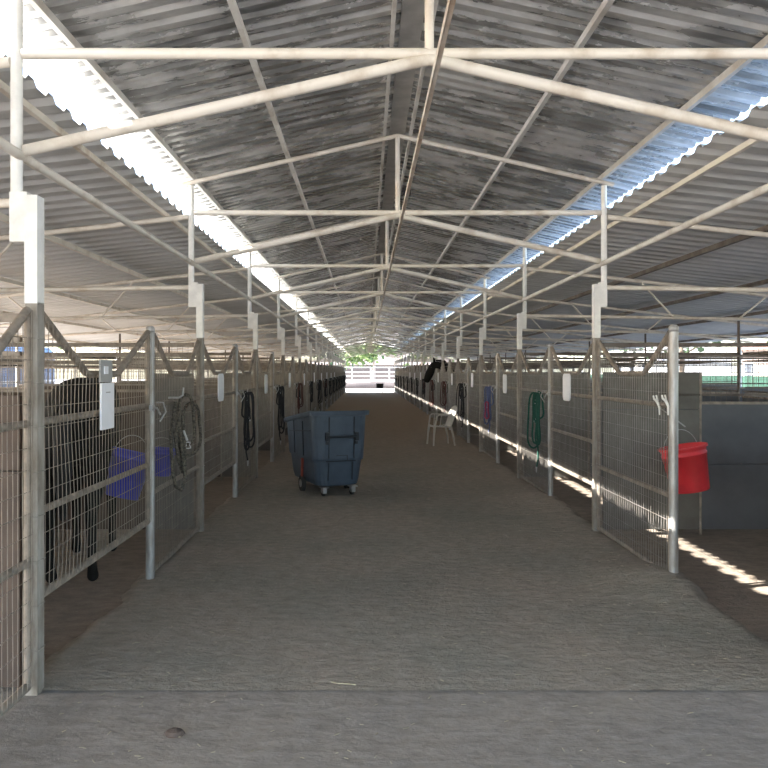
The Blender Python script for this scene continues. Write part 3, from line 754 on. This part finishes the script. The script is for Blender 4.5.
def outbuilding(x, y, w, d, h, mm, rm, label, nwin=3, face='W', group=None):
    t = empty('building', (x, y, -.07), 0, label, 'building', group)
    m = MB(); m.box((0, 0, h/2), (w, d, h)); m.build('wall', mm, t)
    m = MB(); m.rings([[(-w/2-.3, yy, h), (w/2+.3, yy, h), (w/2+.3, yy, h+.12), (0, yy, h+w*.16), (-w/2-.3, yy, h+.12)] for yy in (-d/2-.3, d/2+.3)]); m.build('roof', rm, t)
    for i in range(nwin):
        m = MB(); yy = -d/2+d*(i+.5)/nwin
        sx = -w/2 if face == 'W' else w/2
        m.box((sx, yy, h*.55), (.06, d/nwin*.4, h*.35)); fr = m.build('window', M['white'], t)
        m = MB(); m.box((sx*1.003+(-.02 if face == 'W' else .02), yy, h*.55), (.05, d/nwin*.32, h*.28)); m.build('pane', M['glass_dark'], fr)
outbuilding(30, 48, 7, 14, 3.1, M['stucco'], M['tile'], 'pinkish low building far off beyond the right sheds', 4)
outbuilding(33, 84, 8, 12, 3.4, M['white'], M['purlin'], 'white low building far off to the right, behind the pinkish one', 3)
outbuilding(4, 44*T, 34, 6, 3.0, M['sand_wall'], M['stucco'], 'low pale building far beyond the end of the aisle', 0)
make_tree(24, 38, 7, 3.6, M['leaf'], 'leafy tree beyond the green screen on the right', 8, 900)
make_tree(27, 66, 8, 4.2, M['leaf_dark'], 'dark tree farther off beyond the green screen on the right', 9, 900)
# green windscreen fence on the right
t = empty('screen_fence', (15.5, 30, -.07), 0, 'fence with green windscreen outside the right shed', 'fence')
m = MB(); m.box((0, 0, 1.02), (.03, 50, .80)); m.build('windscreen', M['green_screen'], t)
m = MB(); m.bar((0, -25, 1.5), (0, 25, 1.5), .05); m.build('top_rail', M['purlin'], t)
for i in range(14): m = MB(); m.bar((-.04, -25+i*3.85, 0), (-.04, -25+i*3.85, 2.1), .08); m.build('post', M['white'], t)
# blue trailer on the left
t = empty('horse_trailer', (-12.7, 26.5, -.07), math.radians(4), 'blue horse trailer parked outside the left shed', 'trailer')
m = MB(); m.rings([[(a*1.1, yy, z) for a, z in ((-1, .5), (1, .5), (1, 2.25), (.8, 2.5), (-.8, 2.5), (-1, 2.25))] for yy in (-2.6, 2.6)]); b = m.build('body', M['trailer'], t)
for i in range(4): m = MB(); m.box((1.11, -1.9+i*1.25, 1.9), (.03, .9, .35)); m.build('window', M['glass_dark'], b)
m = MB(); m.box((1.12, 0, 1.25), (.03, 5.1, .09)); m.box((1.12, 0, .82), (.03, 5.1, .09)); m.build('stripe', M['white'], b)
for yy in (-.5, .5):
    for a in (-1, 1):
        m = MB(); m.rings([[(a*1.02+w, yy+.36*math.cos(6.283*j/20), .36+.36*math.sin(6.283*j/20)) for j in range(20)] for w in (-.1, .1)]); m.build('wheel', M['rubber'], t)
m = MB(); m.bar((0, -2.6, .55), (0, -3.9, .5), .12); m.bar((0, -3.8, 0), (0, -3.8, .55), .06); m.build('hitch', M['rubber'], t)
make_tree(-24, 50, 7, 4, M['leaf'], 'leafy tree far off beyond the left shed', 11, 900)
outbuilding(-26, 30, 6, 14, 2.9, M['white'], M['purlin'], 'white stable building beyond the left shed', 4, 'E')

# ------------------------------------------------------------------ litter on the floor
r = random.Random(21); m = MB()
for i in range(900):
    y = 2.2+r.random()**1.7*12; x = r.uniform(-1.5, 2.1)
    if r.random() < .4: x = r.choice((r.gauss(-1.2, .25), r.gauss(1.9, .25), r.gauss(.6, .5)))
    if not -1.48 < x < 2.1: continue
    if y < 3.68: z = -.005
    else: z = floor_z(x, y)+.004
    a = r.uniform(0, 6.28); l = r.uniform(.008, .032)
    m.bar((x, y, z), (x+l*math.cos(a), y+l*math.sin(a), z+.002), .003, .002)
tag(m.build('straw_litter', M['straw']), 'fine pale straw and hay crumbs scattered over the dirt floor', 'straw', kind='stuff')
m = MB()
m.rings([[(q*(1+.35*noise.noise(Vector((math.cos(a)*2, math.sin(a)*2, z*60))))*math.cos(a), q*.7*(1+.35*noise.noise(Vector((math.cos(a)*2, math.sin(a)*2, z*60+9))))*math.sin(a), z) for a in [j*math.pi/6 for j in range(12)]] for q, z in ((.03, -.008), (.042, .004), (.034, .018), (.012, .028))])
o = tag(m.build('dirt_clod', M['board']), 'small dark clump of dung on the concrete near the bottom left', 'clod'); o.location = (-.80, 3.22, -.005)
m = MB(); m.tube([(-.05, .02, 0), (-.02, -.01, .004), (.03, -.015, .004), (.07, -.02, .001)], .003, 5)
o = tag(m.build('straw_stalk', M['straw']), 'single curved pale straw stalk lying on the edge of the dirt', 'straw'); o.location = (-.12, 3.72, .008)

# ------------------------------------------------------------------ light, world, camera
W = bpy.data.worlds.new('World'); bpy.context.scene.world = W; W.use_nodes = True
nt = W.node_tree; bg = nt.nodes['Background']; sk = nt.nodes.new('ShaderNodeTexSky'); sk.sky_type = 'NISHITA'
sk.sun_disc = False; sk.sun_elevation = math.radians(34); sk.sun_rotation = math.radians(-98); sk.air_density = 1.0; sk.dust_density = 1.5
nt.links.new(sk.outputs['Color'], bg.inputs['Color']); bg.inputs['Strength'].default_value = .40
sun = bpy.data.lights.new('sun', 'SUN'); sun.energy = 10.5; sun.angle = math.radians(.35); sun.color = (1, .95, .86)
so = bpy.data.objects.new('sun', sun); C.objects.link(so)
so.rotation_euler = Vector((1, .14, -.68)).to_track_quat('-Z', 'Y').to_euler()

cam = bpy.data.cameras.new('camera'); co = bpy.data.objects.new('camera', cam); C.objects.link(co)
cam.sensor_width = 36; cam.lens = 770/768*36; cam.clip_start = .05; cam.clip_end = 500
co.location = (0, 0, H); co.rotation_euler = (math.radians(90), 0, 0); cam.shift_x = 18/768; cam.shift_y = -12/768
sc = bpy.context.scene; sc.camera = co
sc.view_settings.view_transform = 'Standard'; sc.view_settings.look = 'None'; sc.view_settings.gamma = 1; sc.view_settings.use_curve_mapping = False
sc.view_settings.exposure = 1.7
try:
    sc.cycles.max_bounces = 10; sc.cycles.diffuse_bounces = 6; sc.cycles.use_denoising = True; sc.cycles.sample_clamp_indirect = 10
except Exception: pass
